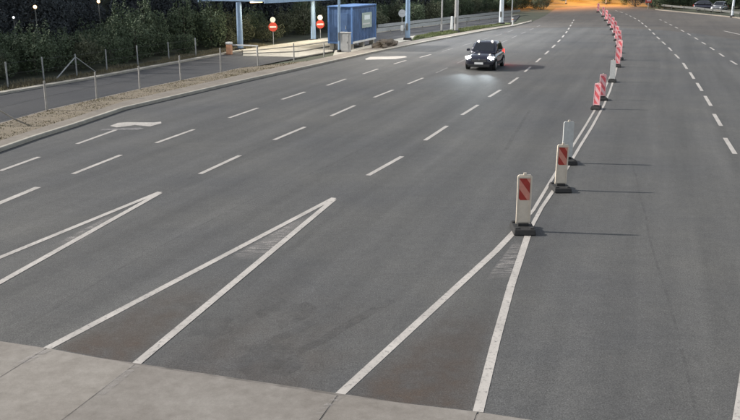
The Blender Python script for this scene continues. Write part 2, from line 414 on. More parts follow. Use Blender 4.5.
# ------------------------------------------------------------------ pavement, verge, side road
sr = MB().poly(near + far[::-1], None, 0.0).build('side_road', 'asphalt_side', fix=False); tag(sr, 'narrow asphalt service road beyond the verge', kind='structure')
KW = 0.16
pave = MB().poly(shift(kerb[:13], KW) + back[::-1], -0.05, 0.115).build('pavement', 'pavement'); tag(pave, 'narrow concrete footway beside the plaza', kind='structure')
MB().extrude_profile([(0, -0.05), (0.0, 0.10), (0.025, 0.125), (KW-0.004, 0.125), (KW-0.004, -0.05)], kerb[:13]).build('kerb', 'pale_concrete', pave)
MB().extrude_profile([(0.0, -0.05), (0.0, 0.10), (0.45, 0.10), (0.45, -0.05)], far).build('far_kerb', 'pale_concrete', sr)
MB().extrude_profile([(-0.12, -0.05), (-0.12, 0.10), (0, 0.10), (0, -0.05)], near[:8]).build('near_kerb', 'pavement', sr)
vi = 8
bk = shift(back, 0.02); nr = shift(near, -0.14)
verge = MB().poly(bk[:vi] + nr[:vi][::-1], -0.05, 0.105).build('verge', 'verge_soil'); tag(verge, 'strip of dry ground between footway and service road', kind='structure')
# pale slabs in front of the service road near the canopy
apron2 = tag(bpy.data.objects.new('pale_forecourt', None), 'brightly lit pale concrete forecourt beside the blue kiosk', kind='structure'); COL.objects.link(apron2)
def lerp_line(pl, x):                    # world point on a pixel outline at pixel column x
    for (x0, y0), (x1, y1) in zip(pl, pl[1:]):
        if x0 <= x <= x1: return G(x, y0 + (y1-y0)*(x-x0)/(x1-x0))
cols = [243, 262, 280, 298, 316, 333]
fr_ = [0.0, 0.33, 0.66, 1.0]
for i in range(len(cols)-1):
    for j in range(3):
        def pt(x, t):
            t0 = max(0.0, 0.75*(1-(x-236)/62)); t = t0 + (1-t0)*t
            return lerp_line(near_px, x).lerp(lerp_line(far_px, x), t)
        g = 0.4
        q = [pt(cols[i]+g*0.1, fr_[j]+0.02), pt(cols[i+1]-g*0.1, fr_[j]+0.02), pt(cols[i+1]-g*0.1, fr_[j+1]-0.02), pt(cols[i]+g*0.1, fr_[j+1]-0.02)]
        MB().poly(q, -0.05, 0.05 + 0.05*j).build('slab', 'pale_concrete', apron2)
# green strip and bright paving beyond the kiosk
vb = MB().poly(PX([(412,41),(432,37.6),(482,29.2),(513,24.2),(505,23.6),(482,26.5),(440,32.5),(416,36.6)]), -0.05, 0.11).build('grass_strip', 'green_grass'); tag(vb, 'green grass strip beside the road beyond the kiosk', kind='structure')
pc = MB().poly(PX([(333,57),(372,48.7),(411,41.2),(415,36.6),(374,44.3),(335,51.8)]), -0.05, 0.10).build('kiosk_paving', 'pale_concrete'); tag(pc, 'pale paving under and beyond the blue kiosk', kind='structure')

# grass on the verge
def grass(name, outline, n, hmin, hmax, m, z, label):
    P = [Vector((p[0], p[1], 0)) for p in outline]
    tris = tessellate_polygon([P]); ar = []
    for t in tris:
        a, b, c = (P[i] for i in t); ar.append(((b-a).cross(c-a)).length/2)
    V = []; Fc = []
    ch = random.choices(range(len(tris)), ar, k=n)
    for k in ch:
        a, b, c = (P[i] for i in tris[k]); r1, r2 = random.random(), random.random()
        if r1+r2 > 1: r1, r2 = 1-r1, 1-r2
        p = a + (b-a)*r1 + (c-a)*r2
        cl = 0.5 + 0.5*math.sin(p.x*1.7+math.sin(p.y*0.9)*2)*math.sin(p.y*1.3)
        if random.random() > 0.35 + 0.65*cl: continue
        h = random.uniform(hmin, hmax)*(0.6+0.7*cl); an = random.uniform(0, 6.28); wd = random.uniform(0.012, 0.03)
        dx, dy = math.cos(an)*wd, math.sin(an)*wd; lx, ly = random.gauss(0, h*0.4), random.gauss(0, h*0.4)
        i = len(V); V += [(p.x-dx, p.y-dy, z), (p.x+dx, p.y+dy, z), (p.x+lx, p.y+ly, z+h)]; Fc.append((i, i+1, i+2))
    me = bpy.data.meshes.new(name); me.from_pydata(V, [], Fc); me.materials.append(MATS[m])
    o = bpy.data.objects.new(name, me); COL.objects.link(o); tag(o, label, 'grass', kind='stuff'); return o
vis_b = [p for p in bk[:vi]]; vis_n = [p for p in nr[:vi]]
vis_b[0] = vis_b[1].lerp(vis_b[0], 0.15); vis_n[0] = vis_n[1].lerp(vis_n[0], 0.15)
grass('dry_grass', vis_b + vis_n[::-1], 9000, 0.02, 0.06, 'dry_grass', 0.10, 'dry yellow brown grass on the verge strip')
grass('green_grass', PX([(414,40.5),(432,37.6),(482,29.5),(505,24.3),(482,27),(440,33),(418,36.8)]), 9000, 0.08, 0.22, 'green_grass', 0.10, 'short green grass beside the far kerb')
fk = shift(far, 0.5); fk2 = shift(far, 2.2)
fk[0] = fk[1].lerp(fk[0], 0.15); fk2[0] = fk2[1].lerp(fk2[0], 0.15)
grass('rough_grass', fk[:9] + fk2[:9][::-1], 20000, 0.08, 0.32, 'dry_grass', -0.05, 'rough tall grass behind the far kerb')

# ------------------------------------------------------------------ vegetation
def leaf_mesh(name, lobes, n, size, m):
    V = []; Fc = []
    ws = [(l[3]*l[4]*l[5])**0.7 for l in lobes]
    for l in random.choices(lobes, ws, k=n):
        while True:
            d = Vector((random.uniform(-1, 1), random.uniform(-1, 1), random.uniform(-1, 1)))
            if 0.15 < d.length < 1: break
        d = d.normalized() * (d.length**0.45)
        c = Vector((l[0]+d.x*l[3], l[1]+d.y*l[4], l[2]+d.z*l[5]))
        if c.z < 0.02: c.z = random.uniform(0.02, 0.4)
        nrm = (d + Vector((random.gauss(0, .6), random.gauss(0, .6), random.gauss(0.2, .6)))).normalized()
        t = nrm.orthogonal().normalized(); t.rotate(Matrix.Rotation(random.uniform(0, 6.28), 3, nrm)); b = nrm.cross(t)
        s_ = size*random.uniform(0.6, 1.4); i = len(V)
        V += [c - t*s_, c + b*s_*0.45 + nrm*s_*0.1, c + t*s_, c - b*s_*0.45]; Fc.append((i, i+1, i+2, i+3))
    me = bpy.data.meshes.new(name); me.from_pydata([tuple(v) for v in V], [], Fc); me.materials.append(MATS[m]); return me
def stem_mesh(h, r, limbs, m='bark', spread=0.5):
    mb = MB(); mb.tube((0, 0, -0.1), (0.03*h, 0.02*h, h*0.55), r, r*0.7, 7)
    mb.tube((0.03*h, 0.02*h, h*0.55), (0.0, 0.03*h, h*0.9), r*0.7, r*0.25, 6)
    for k in range(limbs):
        a = k*2.4+0.5; z0 = h*(0.3+0.5*k/limbs)
        mb.tube((0.02*h, 0.015*h, z0), (math.cos(a)*h*spread*0.5, math.sin(a)*h*spread*0.5, z0+h*0.28), r*0.45, r*0.12, 5)
    me = bpy.data.meshes.new('stem'); mb.bm.to_mesh(me); mb.bm.free(); me.materials.append(MATS[m]); return me
def lobes(h, rx, n):
    L = [(0, 0, h*0.5, rx*0.8, rx*0.8, h*0.48)]
    for k in range(n):
        a = random.uniform(0, 6.28); q = random.uniform(0.3, 0.75)*rx
        L.append((math.cos(a)*q, math.sin(a)*q, h*random.uniform(0.25, 0.85), rx*random.uniform(.25, .5), rx*random.uniform(.25, .5), h*random.uniform(.12, .24)))
    for k in range(n):                     # upright shoots that break the outline
        a = random.uniform(0, 6.28); q = random.uniform(0.1, 0.95)*rx
        L.append((math.cos(a)*q, math.sin(a)*q, h*random.uniform(0.75, 1.08), rx*random.uniform(.08, .16), rx*random.uniform(.08, .16), h*random.uniform(.14, .26)))
    return L
PROTO = {}
for k, (kind, h, rx, n, size, m) in enumerate([('shrub', 2.3, 1.4, 3400, 0.07, 'leaf_green'), ('shrub', 1.9, 1.5, 3200, 0.07, 'leaf_olive'), ('shrub', 2.8, 1.5, 4000, 0.075, 'leaf_green'),
        ('tree', 5.0, 2.2, 6500, 0.105, 'leaf_dark'), ('tree', 6.2, 2.4, 7500, 0.11, 'leaf_green'), ('tree', 5.6, 2.8, 7500, 0.11, 'leaf_dark'),
        ('wood', 7.0, 3.0, 1700, 0.24, 'leaf_dark'), ('wood', 8.0, 3.4, 1700, 0.26, 'leaf_dark')]):
    lm = leaf_mesh('foliage', lobes(h, rx, 7 if kind == 'shrub' else 11), n, size, m)
    PROTO.setdefault(kind, []).append((lm, stem_mesh(h, 0.05 if kind == 'shrub' else 0.13, 5 if kind == 'shrub' else 7), h))
def plant(kind, p, s, label, cat, group, name, var=None):
    lm, sm, h = PROTO[kind][var if var is not None else random.randrange(len(PROTO[kind]))]
    z = terrain_z(p[0], p[1])
    t = thing(name, (p[0], p[1], z - 0.05), label, cat, group, random.uniform(0, 6.28)); t.scale = (s*random.uniform(.9, 1.1), s*random.uniform(.85, 1.15), s*random.uniform(.75, 1.3))
    a = bpy.data.objects.new('crown' if kind != 'shrub' else 'foliage', lm); b = bpy.data.objects.new('trunk' if kind != 'shrub' else 'stem', sm)
    for o in (a, b): COL.objects.link(o); o.parent = t
    return t
def along(s_, u): return A0 + FD*s_ + FN*u
LEN = (B0-A0).length
KEEP = [G(240.5, 50.5), G(313.5, 41), G(273.5, 45.5), G(229.5, 54.5), G(320.5, 41)]
KEEP += [KEEP[0]+FN*5, KEEP[1]+FN*5]
def clear(p, d): return all((Vector((p.x, p.y, 0))-q).length > d for q in KEEP)
s_ = -9.0
while s_ < LEN*0.95:
    u = random.uniform(3.9, 5.2)
    if clear(along(s_, u), 1.9): plant('shrub', along(s_, u), random.uniform(0.62, 1.05), 'low scrubby green shrub in the hedge behind the far kerb', 'shrub', 'shrubs behind the far kerb', 'shrub')
    s_ += random.uniform(1.5, 2.3)
s_ = -8.0
while s_ < LEN*1.0:
    plant('shrub', along(s_, random.uniform(6.0, 7.6)), random.uniform(0.85, 1.15), 'taller leafy shrub in the second row behind the hedge', 'shrub', 'second row of shrubs', 'shrub', var=random.choice((0, 2)))
    s_ += random.uniform(2.0, 3.0)
s_ = -9.0
while s_ < LEN*1.1:
    plant('tree', along(s_, random.uniform(9.5, 12.0)), random.uniform(0.62, 0.85), 'dark bushy tree standing at the foot of the hillside', 'tree', 'trees at the foot of the hillside', 'tree', var=random.choice((0, 2)))
    s_ += random.uniform(2.8, 4.2)
# the wood on the hillside reads as one mass
V = []; Fc = []
import itertools
for row in range(7):
    s_ = -42.0
    while s_ < LEN*2.9:
        p = along(s_ + random.uniform(-1, 1), 13 + row*3.0 + random.uniform(-1.2, 1.2))
        lm, sm, h = PROTO['wood'][random.randrange(2)]; z = terrain_z(p.x, p.y)
        rot = Matrix.Rotation(random.uniform(0, 6.28), 3, 'Z'); sc = random.uniform(0.45, 0.7)
        if p.y > 12:
            base = len(V)
            for v in lm.vertices:
                q = rot @ (v.co*sc); V.append((q.x+p.x, q.y+p.y, q.z+z-0.8))
            for pl in lm.polygons: Fc.append(tuple(i+base for i in pl.vertices))
        s_ += random.uniform(3.6, 5.2)
farc = far[8:] + [G(545, 9.5), G(556, 6.5)]
def on_curve(t, d):
    i = min(int(t), len(farc)-2); a, b = farc[i], farc[i+1]; q = a.lerp(b, t-i); tt = (b-a).normalized()
    return q + Vector((-tt.y, tt.x, 0))*d
for d in (11, 14, 17.5, 21, 25, 30, 36):
    t_ = 0.3
    while t_ < len(farc)-1.02:
        p = on_curve(t_, d + random.uniform(-1, 1)); lm, sm, h = PROTO['wood'][random.randrange(2)]; z = terrain_z(p.x, p.y)
        rot = Matrix.Rotation(random.uniform(0, 6.28), 3, 'Z'); sc = random.uniform(0.5, 0.85); base = len(V)
        for v in lm.vertices:
            q = rot @ (v.co*sc); V.append((q.x+p.x, q.y+p.y, q.z+z-0.8))
        for pl in lm.polygons: Fc.append(tuple(i+base for i in pl.vertices))
        t_ += random.uniform(0.16, 0.26)
me = bpy.data.meshes.new('hillside_wood'); me.from_pydata(V, [], Fc); me.materials.append(MATS['leaf_dark'])
o = bpy.data.objects.new('hillside_wood', me); COL.objects.link(o); tag(o, 'dark wood covering the hillside behind the service road', 'wood', kind='stuff')
# scrub on the far bank and along the right edge
for px, lab, grp, rng in (([(x, 8.5) for x in range(492, 548, 7)], 'scrub bush on the orange lit far bank', 'scrub on the far bank', (0.9, 1.6)),):
    for q in px:
        p = G(q[0]+random.uniform(-3, 3), q[1]+random.uniform(-2.5, 1.5)); plant('shrub', p, random.uniform(*rng), lab, 'shrub', grp, 'shrub')
t_ = 0.9
while t_ < len(farc)-1.1:
    p = on_curve(t_, random.uniform(4.5, 8.5)); plant('shrub', p, random.uniform(0.7, 1.25), 'shrub behind the far guard rail beyond the kiosk', 'shrub', 'shrubs behind the far guard rail', 'shrub'); t_ += random.uniform(0.11, 0.19)
p = G(429, 24.5); plant('shrub', p + FN*2, 1.3, 'round green bush between the round sign and the thin post', 'shrub', None, 'shrub', 0)
for k in range(16):
    p = Vector((48 + k*1.7, 155 + random.uniform(-3, 9), 0)); plant('tree', p, random.uniform(0.7, 1.0), 'dark tree behind the guard rail on the right', 'tree', 'trees beyond the right edge', 'tree', var=random.choice((0, 2)))
for k in range(22):
    p = Vector((8 + k*3.1 + random.uniform(-1, 1), 176 + random.uniform(0, 14) + 0.12*(k*3), 0)); plant('tree', p, random.uniform(0.6, 1.0), 'small tree on the sodium lit bank at the road bend', 'tree', 'trees on the far bank', 'tree')

# ------------------------------------------------------------------ guide beacons
def make_beacon(style):
    root = thing('guide_beacon', (0, 0, 0), 'x', 'beacon')
    W, Hh, T = 0.29, 1.02, 0.045
    z0 = 0.15
    mb = MB(); pr = []
    for x, z in [(-W/2, z0), (W/2, z0), (W/2, z0+Hh-0.03), (W/2-0.03, z0+Hh), (-W/2+0.03, z0+Hh), (-W/2, z0+Hh-0.03)]: pr.append((x, z))
    mb.loft([[(x, -T/2, z) for x, z in pr], [(x, T/2, z) for x, z in pr]])
    pm = {'half': 'beacon_white', 'full': 'beacon_pink', 'back': 'beacon_grey'}[style]
    panel = mb.build('panel', pm, root)
    # raised rim round the sheet (front looks along -Y)
    rim = MB()
    for sx in (-1, 1): rim.box((sx*(W/2-0.014), -T/2-0.006, z0+Hh/2), (0.028, 0.012, Hh-0.08))
    rim.box((0, -T/2-0.006, z0+Hh-0.045), (W-0.06, 0.012, 0.022)); rim.box((0, -T/2-0.006, z0+0.045), (W-0.06, 0.012, 0.022))
    rim.build('rim', pm, root)
    zb = z0 + (0.50 if style == 'half' else 0.08); zt = z0+Hh-0.07; hw = W/2-0.036
    ys_ = -T/2-0.004
    step = 0.20; k = 0; z = zb - 0.26
    while z < zt + 0.05:                  # diagonal stripes clipped to the sheet
        def clip(pts):
            for lim, sgn in ((zb, 1), (zt, -1)):
                out = []
                for i in range(len(pts)):
                    a, b = pts[i], pts[(i+1) % len(pts)]; ia = (a[1]-lim)*sgn >= 0; ib = (b[1]-lim)*sgn >= 0
                    if ia: out.append(a)
                    if ia != ib: t = (lim-a[1])/(b[1]-a[1]); out.append((a[0]+(b[0]-a[0])*t, lim))
                pts = out
                if len(pts) < 3: return []
            return pts
        q = clip([(-hw, z+0.30), (hw, z), (hw, z+step), (-hw, z+0.30+step)])
        if len(q) >= 3:
            m = ('beacon_red', 'beacon_pale_red') if style in ('half', 'back') else ('beacon_bright_red', 'beacon_pink')
            mb = MB(); mb.loft([[(x, ys_-0.002, zz) for x, zz in q], [(x, ys_+0.004, zz) for x, zz in q]])
            mb.build('stripe', m[k % 2], root)
        z += step; k += 1
    MB().box((0, 0, z0+Hh+0.02), (0.06, 0.035, 0.05), bevel=0.008).build('carry_lug', 'beacon_white', root)
    ft = MB().box((0, 0, 0.055), (0.46, 0.72, 0.11), bevel=0.02, taper=0.9).build('foot', 'rubber', root)
    MB().box((0, 0, 0.135), (0.22, 0.16, 0.07), bevel=0.012).build('socket', 'rubber', ft)
    for sx in (-1, 1):
        for sy in (-1, 1): MB().box((sx*0.15, sy*0.24, 0.118), (0.08, 0.10, 0.025), bevel=0.006).build('grip_pad', 'rubber', ft)
    return root
protoH, protoF, protoB = make_beacon('half'), make_beacon('full'), make_beacon('back')
used = set()
BE = [(522.5,231,174,'H',9,'nearest red and white guide beacon, at the tip of the gore'),
      (560,190,144,'H',14,'second red and white guide beacon, overlapping the plain back of another'),
      (566.5,163,121,'B',196,'plain whitish guide beacon seen from behind, behind the second striped one'),
      (596,109,83,'F',-6,'pink striped guide beacon with its foot on the double line, left of a pair'),
      (602,100,74,'F',8,'pink striped guide beacon just behind and right of its pair'),
      (612,82,60,'B',178,'plain white guide beacon seen from behind, halfway along the row'),
      (617,67,46,'F',0,'first pink guide beacon of the close red column past the white back'),
      (619,60,40,'F',-8,'second pink guide beacon of the close red column'),
      (618.5,53,34,'F',5,'third pink guide beacon of the close red column'),
      (618,47,30,'F',0,'fourth pink guide beacon, where the row starts to bend left'),
      (616.5,41,26,'F',-5,'fifth pink guide beacon, on the bend of the row'),
      (614.5,35.5,21,'F',6,'pink guide beacon just after the bend of the row'),
      (612,30,17,'F',0,'small pink guide beacon in the far part of the row, nearer of three'),
      (609,25.5,14,'F',4,'small pink guide beacon in the far part of the row, middle of three'),
      (606,21,10,'F',-4,'small pink guide beacon in the far part of the row, farthest of three'),
      (603,17,7,'F',0,'tiny pink guide beacon before the last one at the orange ground'),
      (598,12.5,3,'F',0,'last and smallest guide beacon of the row, by the orange lit ground')]
for x, y, yt, kd, a, lab in BE:
    pr = {'H': protoH, 'F': protoF, 'B': protoB}[kd]
    if kd in used: o = copy_tree(pr)
    else: o = pr; used.add(kd)
    o.location = G(x, y) + Vector((0, 0, 0.014)); hh = height((x, y), yt)
    o.rotation_euler = (0, R(random.uniform(-1, 1)), R(a) - math.atan2(o.location.x, o.location.y))
    k = max(0.9, min(1.12, hh/1.2)); o.scale = (k, k, k)
    tag(o, lab, 'beacon', 'guide beacons along the double line')

# ------------------------------------------------------------------ fences
def fence(label, posts, tops, braces, r, m, wires):
    root = thing('wire_fence', G(*posts[0]), label, 'fence'); o0 = root.location.copy()
    P = []
    for (x, y), yt in zip(posts, tops):
        p = G(x, y); h = max(1.0, height((x, y), yt)); P.append((p, h))
        q = p - o0; MB().tube(q, q + Vector((random.uniform(-.02, .02), random.uniform(-.02, .02), h)), r, r*0.9, 8).build('post', m, root)
    for i, dxs in braces:
        p, h = P[i]
        for d in dxs:
            q = p - o0; MB().tube(q + FD*d + Vector((0, 0, 0.02)), q + Vector((0, 0, h*0.86)), r*0.75, None, 7).build('brace', m, root)
    for k in wires:
        mb = MB()
        for (a, ha), (b, hb) in zip(P, P[1:]): mb.tube(a-o0+Vector((0, 0, ha*k)), b-o0+Vector((0, 0, hb*k)), 0.004, None, 4)
        mb.build('wire', 'galv_dark', root)
    return root
fence('wire fence of thin pale posts along the dry verge', [(-14,128),(47,112.5),(97,100.5),(140,91.5),(181,82.5),(221,74),(258,66),(294,60.5),(324,57)],
      [95,81,72,66,55.5,48,46,43,43], [(0, (1.6,))], 0.045, 'wood_grey', (0.12, 0.5, 0.93))
fence('wire fence of thin grey posts in front of the shrubs, with one braced post', [(-22,92),(8,87),(44,81),(77,76),(107,71),(138,66),(169,60.5),(196,56)],
      [66,62,57,54,49.5,45.5,42,38], [(3, (-1.7, 1.7))], 0.045, 'galv', (0.12, 0.5, 0.93))

# ------------------------------------------------------------------ canopy with its columns and lights
c1 = G(240.5, 50.5); c2 = G(313.5, 41)
zc = height((240.5, 50.5), 3.2)
cn = thing('steel_canopy', c1, 'low light blue steel canopy on two pale columns over the service road end', 'canopy'); o0 = c1
cdirv = (c2-c1).normalized(); cper = Vector((-cdirv.y, cdirv.x, 0)); crz = math.atan2(cdirv.y, cdirv.x)
L2 = (c2-c1).length
for (p, q) in (((0, 0), 'steel_blue'), ((L2, 0), 'steel_blue')):
    b = cdirv*p[0] + cper*p[1]
    col = MB().tube(b, b + Vector((0, 0, zc+0.05)), 0.22, 0.20, 14).build('column', q, cn, smooth=False)
    MB().box(b + Vector((0, 0, 0.09)), (0.62, 0.62, 0.18), crz, 0.02).build('base_plate', 'rubber', col)
mid = cdirv*(L2*0.58) + cper*1.0 + cdirv*1.6
MB().box(mid + Vector((0, 0, zc+0.45)), (L2+4.0, 6.0, 0.7), crz, 0.03).build('roof_slab', 'steel_blue', cn)
for sgn in (-1, 1):
    MB().box(mid + cper*(sgn*3.04) + Vector((0, 0, zc+0.20)), (L2+4.2, 0.07, 0.40), crz).build('fascia', 'steel_blue', cn)
for k in range(3):
    b = cdirv*(1.0 + k*4.2) - cper*0.9
    lm = MB().box(b + Vector((0, 0, zc+0.06)), (1.3, 0.22, 0.08), crz).build('luminaire', 'lamp_glow', cn)
    ld = bpy.data.lights.new('canopy_light', 'AREA'); ld.shape = 'RECTANGLE'; ld.size = 1.3; ld.size_y = 0.22; ld.energy = 62; ld.color = (1.0, 0.88, 0.66)
    lo = bpy.data.objects.new('canopy_light', ld); COL.objects.link(lo); lo.location = b + c1 + Vector((0, 0, zc-0.02)); lo.rotation_euler = (0, 0, crz)

# boom barrier by the first column
bp_ = G(229.5, 54.5)
bg_ = thing('boom_barrier', bp_, 'small orange and white boom barrier at the foot of the first canopy column', 'barrier', rz=-R(20))
MB().box((0, 0, 0.36), (0.34, 0.34, 0.72), 0, 0.03).build('housing', 'orange_paint', bg_)
MB().box((0, 0, 0.80), (0.38, 0.38, 0.16), 0, 0.03).build('cap', 'white_metal', bg_)
MB().box((1.2, 0.12, 0.66), (2.1, 0.06, 0.10), 0, 0.01).build('boom', 'white_metal', bg_)
MB().box((2.15, 0.12, 0.32), (0.07, 0.07, 0.64), 0, 0.01).build('boom_rest', 'white_metal', bg_)

# ------------------------------------------------------------------ signs
def disc(p, r, m, parent, name, t=0.03, n=24, facing=None):
    fwd = facing or Vector((-p[0], -p[1], 0)).normalized(); c = Vector(p[2:]) if len(p) > 3 else Vector(p)
    return MB().tube(c - fwd*t/2, c + fwd*t/2, r, None, n).build(name, m, parent)
def sign_post(base, ytop, label, style, r_=0.34):
    p = G(*base); h = height(base, ytop); t = thing('road_sign', p, label, 'sign')
    fwd = Vector((-p.x, -p.y, 0)).normalized(); rz = math.atan2(fwd.y, fwd.x)+math.pi/2
    if style == 'noentry':
        MB().tube((0, 0, 0), (0, 0, h-0.1), 0.035, None, 8).build('post', 'galv', t)
        c = Vector((0, 0, h-0.78)) + fwd*0.07
        b = MB().tube(c - fwd*0.015, c + fwd*0.015, 0.36, None, 24).build('disc', 'sign_red', t)
        MB().box(c + fwd*0.02, (0.52, 0.012, 0.13), rz).build('bar', 'sign_white', b)
        MB().tube(Vector((0, 0, h-0.22)) + fwd*0.045, Vector((0, 0, h-0.22)) + fwd*0.07, 0.22, None, 20).build('small_disc', 'sign_white', t)
    else:
        MB().tube((0, 0, 0), (0, 0, h-0.1), 0.035, None, 8).build('post', 'galv', t)
        c = Vector((0, 0, h-0.36)) + fwd*0.06
        b = MB().tube(c - fwd*0.012, c + fwd*0.012, 0.36, None, 24).build('disc', 'sign_back', t)
        MB().box(c + fwd*0.02, (0.40, 0.016, 0.035), rz).build('clamp', 'galv', b)
        MB().box((0, 0, 0.55), (0.24, 0.18, 0.5), rz, 0.02).build('ballast', 'white_metal', t)
    return t
sign_post((273.5,45.5), 17, 'red no entry sign with white bar right of the first canopy column', 'noentry')
sign_post((320.5,41), 15, 'red no entry sign with small white disc left of the blue kiosk', 'noentry')
sign_post((402,34), 9.5, 'round grey sign seen from behind beside the blue mast', 'back')

# ------------------------------------------------------------------ kiosk container
kc = G(352, 51.0); kh = height((352, 51.0), 7.5)
ki = thing('blue_kiosk', kc, 'blue metal container kiosk raised on blocks with a poster on its side', 'kiosk', rz=RZ)
KWd, KL, z0 = 1.85, 5.6, 0.52            # local: +Y along the road, -X to the left, corner at the origin
Hb = kh - z0
MB().box((-KWd/2, KL/2, z0+Hb/2), (KWd, KL, Hb), 0, 0.03).build('body', 'box_blue', ki)
for (x, y) in ((0, 0), (-KWd, 0), (0, KL), (-KWd, KL)):
    MB().box((x, y, z0+Hb/2), (0.12, 0.12, Hb+0.03), 0, 0.015).build('corner_post', 'box_trim', ki)
for y in [k*0.35+0.3 for k in range(15)]:
    MB().box((0.014, y, z0+Hb/2), (0.045, 0.10, Hb-0.35), 0, 0.008).build('rib', 'box_blue', ki)
for k in range(5):
    MB().box((-0.3-k*0.31, -0.0, z0+Hb/2), (0.10, 0.03, Hb-0.35), 0, 0.008).build('rib', 'box_blue', ki)
MB().box((-KWd/2, KL/2, z0+Hb+0.05), (KWd+0.16, KL+0.16, 0.09), 0, 0.02).build('roof', 'box_trim', ki)
MB().box((0.03, KL/2, z0+0.06), (0.05, KL, 0.14), 0).build('sill_rail', 'white_metal', ki)
MB().box((-KWd/2, -0.03, z0+0.06), (KWd-0.14, 0.05, 0.14), 0).build('sill_rail', 'box_trim', ki)
po = MB().box((0.05, KL*0.60, z0+Hb*0.60), (0.03, 2.3, 1.15), 0, 0.008).build('poster', 'poster', ki)
MB().box((0.07, KL*0.60, z0+Hb*0.68), (0.012, 1.3, 0.34), 0).build('print_panel', 'poster_print', po)
MB().box((0.07, KL*0.56, z0+Hb*0.50), (0.012, 1.8, 0.10), 0).build('print_panel', 'beacon_grey', po)
for (x, y) in ((-0.2, 0.3), (-KWd+0.2, 0.3), (-0.2, KL*0.5), (-KWd+0.2, KL*0.5), (-0.2, KL-0.3), (-KWd+0.2, KL-0.3)):
    MB().box((x, y, z0/2+0.03), (0.34, 0.42, z0-0.06), 0, 0.02).build('support_block', 'pale_concrete', ki)
dk = MB().box((-0.75, -0.03, z0+Hb*0.44), (0.85, 0.05, Hb*0.80), 0, 0.01).build('door', 'box_blue', ki)
MB().box((-0.45, -0.07, z0+Hb*0.45), (0.04, 0.05, 0.25), 0, 0.01).build('handle', 'galv', dk)
cb = G(345.5, 53.5); t = thing('switch_cabinet', cb, 'grey upright switch cabinet in front of the blue kiosk', 'cabinet', rz=RZ)
ch_ = height((345.5, 53.5), 33)
MB().box((0, 0, 0.06), (0.80, 0.45, 0.12), 0, 0.01).build('plinth', 'pavement', t)
MB().box((0, 0, 0.12+(ch_-0.12)/2), (0.74, 0.40, ch_-0.12), 0, 0.02).build('housing', 'cabinet', t)
MB().box((0, 0, ch_+0.03), (0.80, 0.46, 0.06), 0, 0.015).build('lid', 'cabinet', t)
d_ = MB().box((0, -0.21, 0.15+(ch_-0.2)/2), (0.62, 0.02, ch_-0.32), 0, 0.005).build('door', 'cabinet', t)
MB().box((0.22, -0.23, ch_*0.55), (0.03, 0.03, 0.14), 0).build('handle', 'galv_dark', d_)

# low brown heap behind the kiosk
hp = G(386, 47.5); t = thing('earth_heap', hp, 'low brown heap of earth on the paving right of the kiosk', 'heap', rz=RZ)
bm = bmesh.new(); bmesh.ops.create_icosphere(bm, subdivisions=4, radius=1.0)
from mathutils import noise as mnoise
for v in bm.verts:
    k = 1 + 0.35*mnoise.noise(v.co*1.7) + 0.15*mnoise.noise(v.co*4.3)
    v.co = Vector((v.co.x*0.75*k, v.co.y*2.1*k, max(-0.05, v.co.z*0.52*k)))
me = bpy.data.meshes.new('heap_body'); bm.to_mesh(me); bm.free(); me.materials.append(MATS['mound'])
hb = bpy.data.objects.new('heap_body', me); COL.objects.link(hb); hb.parent = t; hb.location = (0, 0, 0.12)
mb = MB()
for k in range(26):
    a = random.uniform(0, 6.28); q = random.uniform(0.3, 0.95); mb.box((math.cos(a)*0.7*q, math.sin(a)*2.0*q, 0.12+0.45*(1-q*q)+0.05), (random.uniform(.1, .25),)*3, a, 0.02)
tag(mb.build('rubble', 'pavement', t), kind='stuff')

# ------------------------------------------------------------------ masts with lamps
def mast(base, r, h, m, label, energy, color, glow='lamp_glow_white', arm=2.0, name='lamp_mast', extras=True, group=None):
    p = G(*base); t = thing(name, p, label, 'lamp post', group, rz=RZ)
    po = MB().tube((0, 0, 0), (0, 0, h), r, r*0.55, 16).build('pole', m, t, smooth=False)
    MB().tube((0, 0, -0.02), (0, 0, 0.28), r*1.9, r*1.6, 12).build('foot', 'rubber', po)
    if extras: MB().box((0, -r*0.98, 1.2), (r*0.9, 0.03, 0.6), 0, 0.005).build('service_door', 'galv_dark', po)
    MB().tube((0, 0, h-0.15), (arm, 0, h+0.15), 0.05, 0.04, 8).build('arm', m, t)
    hd = MB().box((arm+0.3, 0, h+0.12), (0.8, 0.32, 0.14), 0, 0.03).build('lamp_head', 'mast_grey', t)
    MB().box((arm+0.3, 0, h+0.04), (0.6, 0.24, 0.03), 0).build('lens', glow, hd)
    if energy:
        ld = bpy.data.lights.new('mast_light', 'SPOT'); ld.energy = energy; ld.color = color; ld.spot_size = R(150); ld.spot_blend = 0.7; ld.shadow_soft_size = 0.25
        lo = bpy.data.objects.new('mast_light', ld); COL.objects.link(lo)
        lo.location = p + Matrix.Rotation(RZ, 3, 'Z') @ Vector((arm+0.3, 0, h-0.02))
    return t
mast((339.5,53.5), 0.11, 9, 'steel_blue', 'slim grey blue pole in front of the blue kiosk', 1300, (1, .93, .8))
mast((407.5,41.0), 0.22, 10, 'steel_blue', 'thick pale blue mast right of the kiosk with dark foot', 2400, (.94, .97, 1))
mast((456,33), 0.22, 11, 'mast_grey', 'thick grey mast beside the small white post', 2200, (.94, .97, 1))
mast((501,25), 0.26, 12, 'steel_white', 'bright white mast right of the guard rails above the car', 2600, (.94, .97, 1))
mast((441.5,33.5), 0.09, 8, 'mast_grey', 'thin brownish pole left of the thick grey mast', 0, (1, 1, 1), arm=0.8)
mast((511.5,24.5), 0.08, 8, 'galv', 'thin pole right of the bright white mast', 0, (1, 1, 1), arm=0.8)
mast((732,17.5), 0.16, 10, 'steel_white', 'white lamp post at the right edge kerb', 900, (1, .95, .85))
